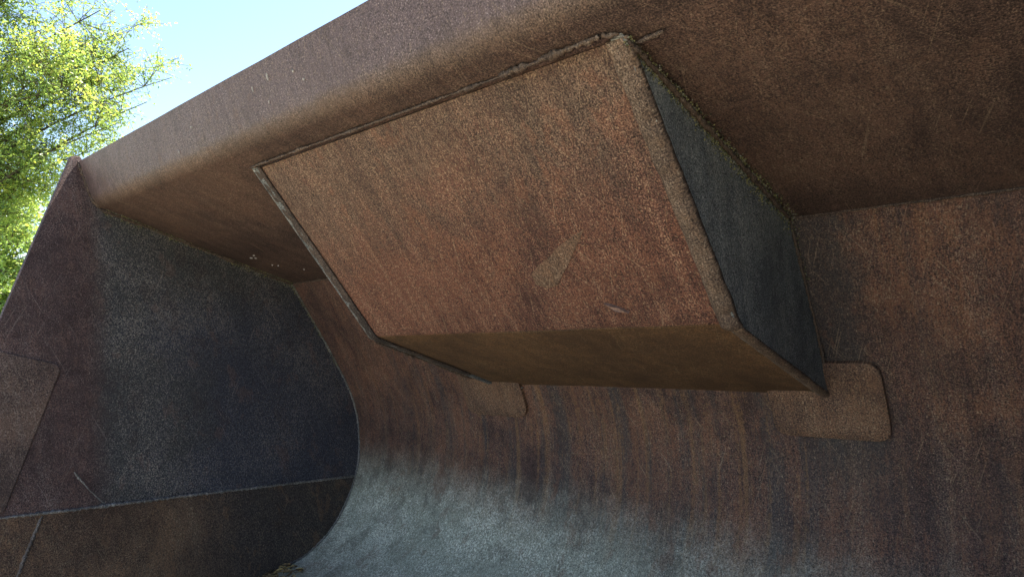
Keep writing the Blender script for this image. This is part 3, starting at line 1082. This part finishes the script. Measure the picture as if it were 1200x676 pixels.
D = 10.5
limb_ends = [
    (0.40, along((-0.912, 0.410, 0.300), D), .026, 0.05), (0.55, along((-0.926, 0.378, 0.365), D + .3), .026, 0.07),
    (0.25, along((-0.924, 0.383, 0.268), D), .030, 0.04), (0.45, along((-0.928, 0.372, 0.340), D), .032, 0.06),
    (0.30, along((-0.935, 0.353, 0.240), D - .4), .030, 0.08), (0.60, along((-0.938, 0.346, 0.385), D), .032, 0.06),
    (0.50, along((-0.924, 0.383, 0.308), D + .5), .030, 0.07), (0.35, along((-0.943, 0.332, 0.212), D + .4), .028, 0.10),
    (0.50, along((-0.957, 0.291, 0.330), D - .6), .030, 0.14), (0.40, along((-0.962, 0.270, 0.240), D + .6), .030, 0.14),
    (0.70, along((-0.958, 0.287, 0.420), D + .3), .030, 0.12), (0.50, along((-0.947, 0.322, 0.290), D - 1), .028, 0.12),
    (0.35, along((-0.970, 0.240, 0.165), D), .028, 0.12), (0.50, along((-0.980, 0.195, 0.270), D + 1), .03, 0.16),
    (0.70, along((-0.980, 0.200, 0.380), D - 1), .03, 0.16), (0.90, along((-0.945, 0.325, 0.500), D), .03, 0.10),
    (0.85, along((-0.932, 0.362, 0.430), D + .4), .03, 0.08), (0.30, along((-0.965, 0.262, 0.150), D + .8), .025, 0.12),
    (0.95, along((-0.975, 0.22, 0.56), D), .03, 0.16), (0.9, along((-0.99, 0.14, 0.50), D + 1), .03, 0.16),
    (0.6, along((-0.99, 0.12, 0.35), D + 1), .03, 0.16), (0.5, along((-0.998, 0.05, 0.28), D - .5), .03, 0.16),
    (0.7, along((-0.998, 0.03, 0.42), D + .4), .03, 0.16), (0.40, along((-0.950, 0.312, 0.262), D + .2), .028, 0.12),
    (0.45, along((-0.943, 0.332, 0.345), D - .3), .028, 0.10), (0.55, along((-0.932, 0.362, 0.290), D - .2), .028, 0.08)]
tb = along((-0.996, 0.085, 0), D)
tb.z = terrain(tb.x, tb.y)
tree('yellow_green_tree', tb, along((-0.990, 0.14, 0.42), D), limb_ends, 18, 8, 22, 0.045, M_LEAF, 3, 0.16,
     'tall airy tree with yellow green leaves nearest behind the left side of the bucket', spread=0.8, fork=0.22)
D2 = 17.0
ends2 = [(0.15, along((-0.974, 0.226, 0.045), D2 - .3), .035), (0.2, along((-0.979, 0.204, 0.05), D2 + .5), .035), (0.25, along((-0.966, 0.258, 0.085), D2), .035), (0.3, along((-0.970, 0.243, 0.13), D2 - .8), .035), (0.5, along((-0.972, 0.235, 0.17), D2), .05), (0.4, along((-0.968, 0.25, 0.11), D2), .05), (0.5, along((-0.978, 0.205, 0.12), D2 - .6), .05),
         (0.3, along((-0.975, 0.22, 0.06), D2 - .4), .04), (0.7, along((-0.985, 0.18, 0.2), D2), .05), (0.6, along((-0.99, 0.14, 0.15), D2), .05),
         (0.35, along((-0.983, 0.185, 0.075), D2), .05), (0.8, along((-0.978, 0.21, 0.22), D2 + .5), .05)]
tb2 = along((-0.98, 0.197, 0), D2)
tb2.z = terrain(tb2.x, tb2.y)
tree('bushy_tree', tb2, along((-0.98, 0.197, 0.15), D2), ends2, 15, 7, 14, 0.10, M_LEAF, 5, 0.12,
     'low bright green bushy tree beyond the tall yellow green one', spread=1.2, fork=0.2)
# trees farther back, along the rise
far = [(-0.98, 0.195, 48, 6)]
for i, (hx, hy, d, h) in enumerate(far):
    b0 = Vector((hx * d, hy * d, 0))
    b0.z = terrain(b0.x, b0.y)
    r_ = random.Random(40 + i)
    es = [(0.3 + 0.6 * r_.random(), b0 + Vector((r_.gauss(0, h * .22), r_.gauss(0, h * .22), h * r_.uniform(.4, 1.0))), .08) for k in range(8)]
    tree('distant_tree', b0, b0 + Vector((0, 0, h * .7)), es, 6, 5, 12, 0.30, M_LEAF2, 50 + i, .2,
         'small dark green tree far off on the rise at the left edge', spread=1.8)
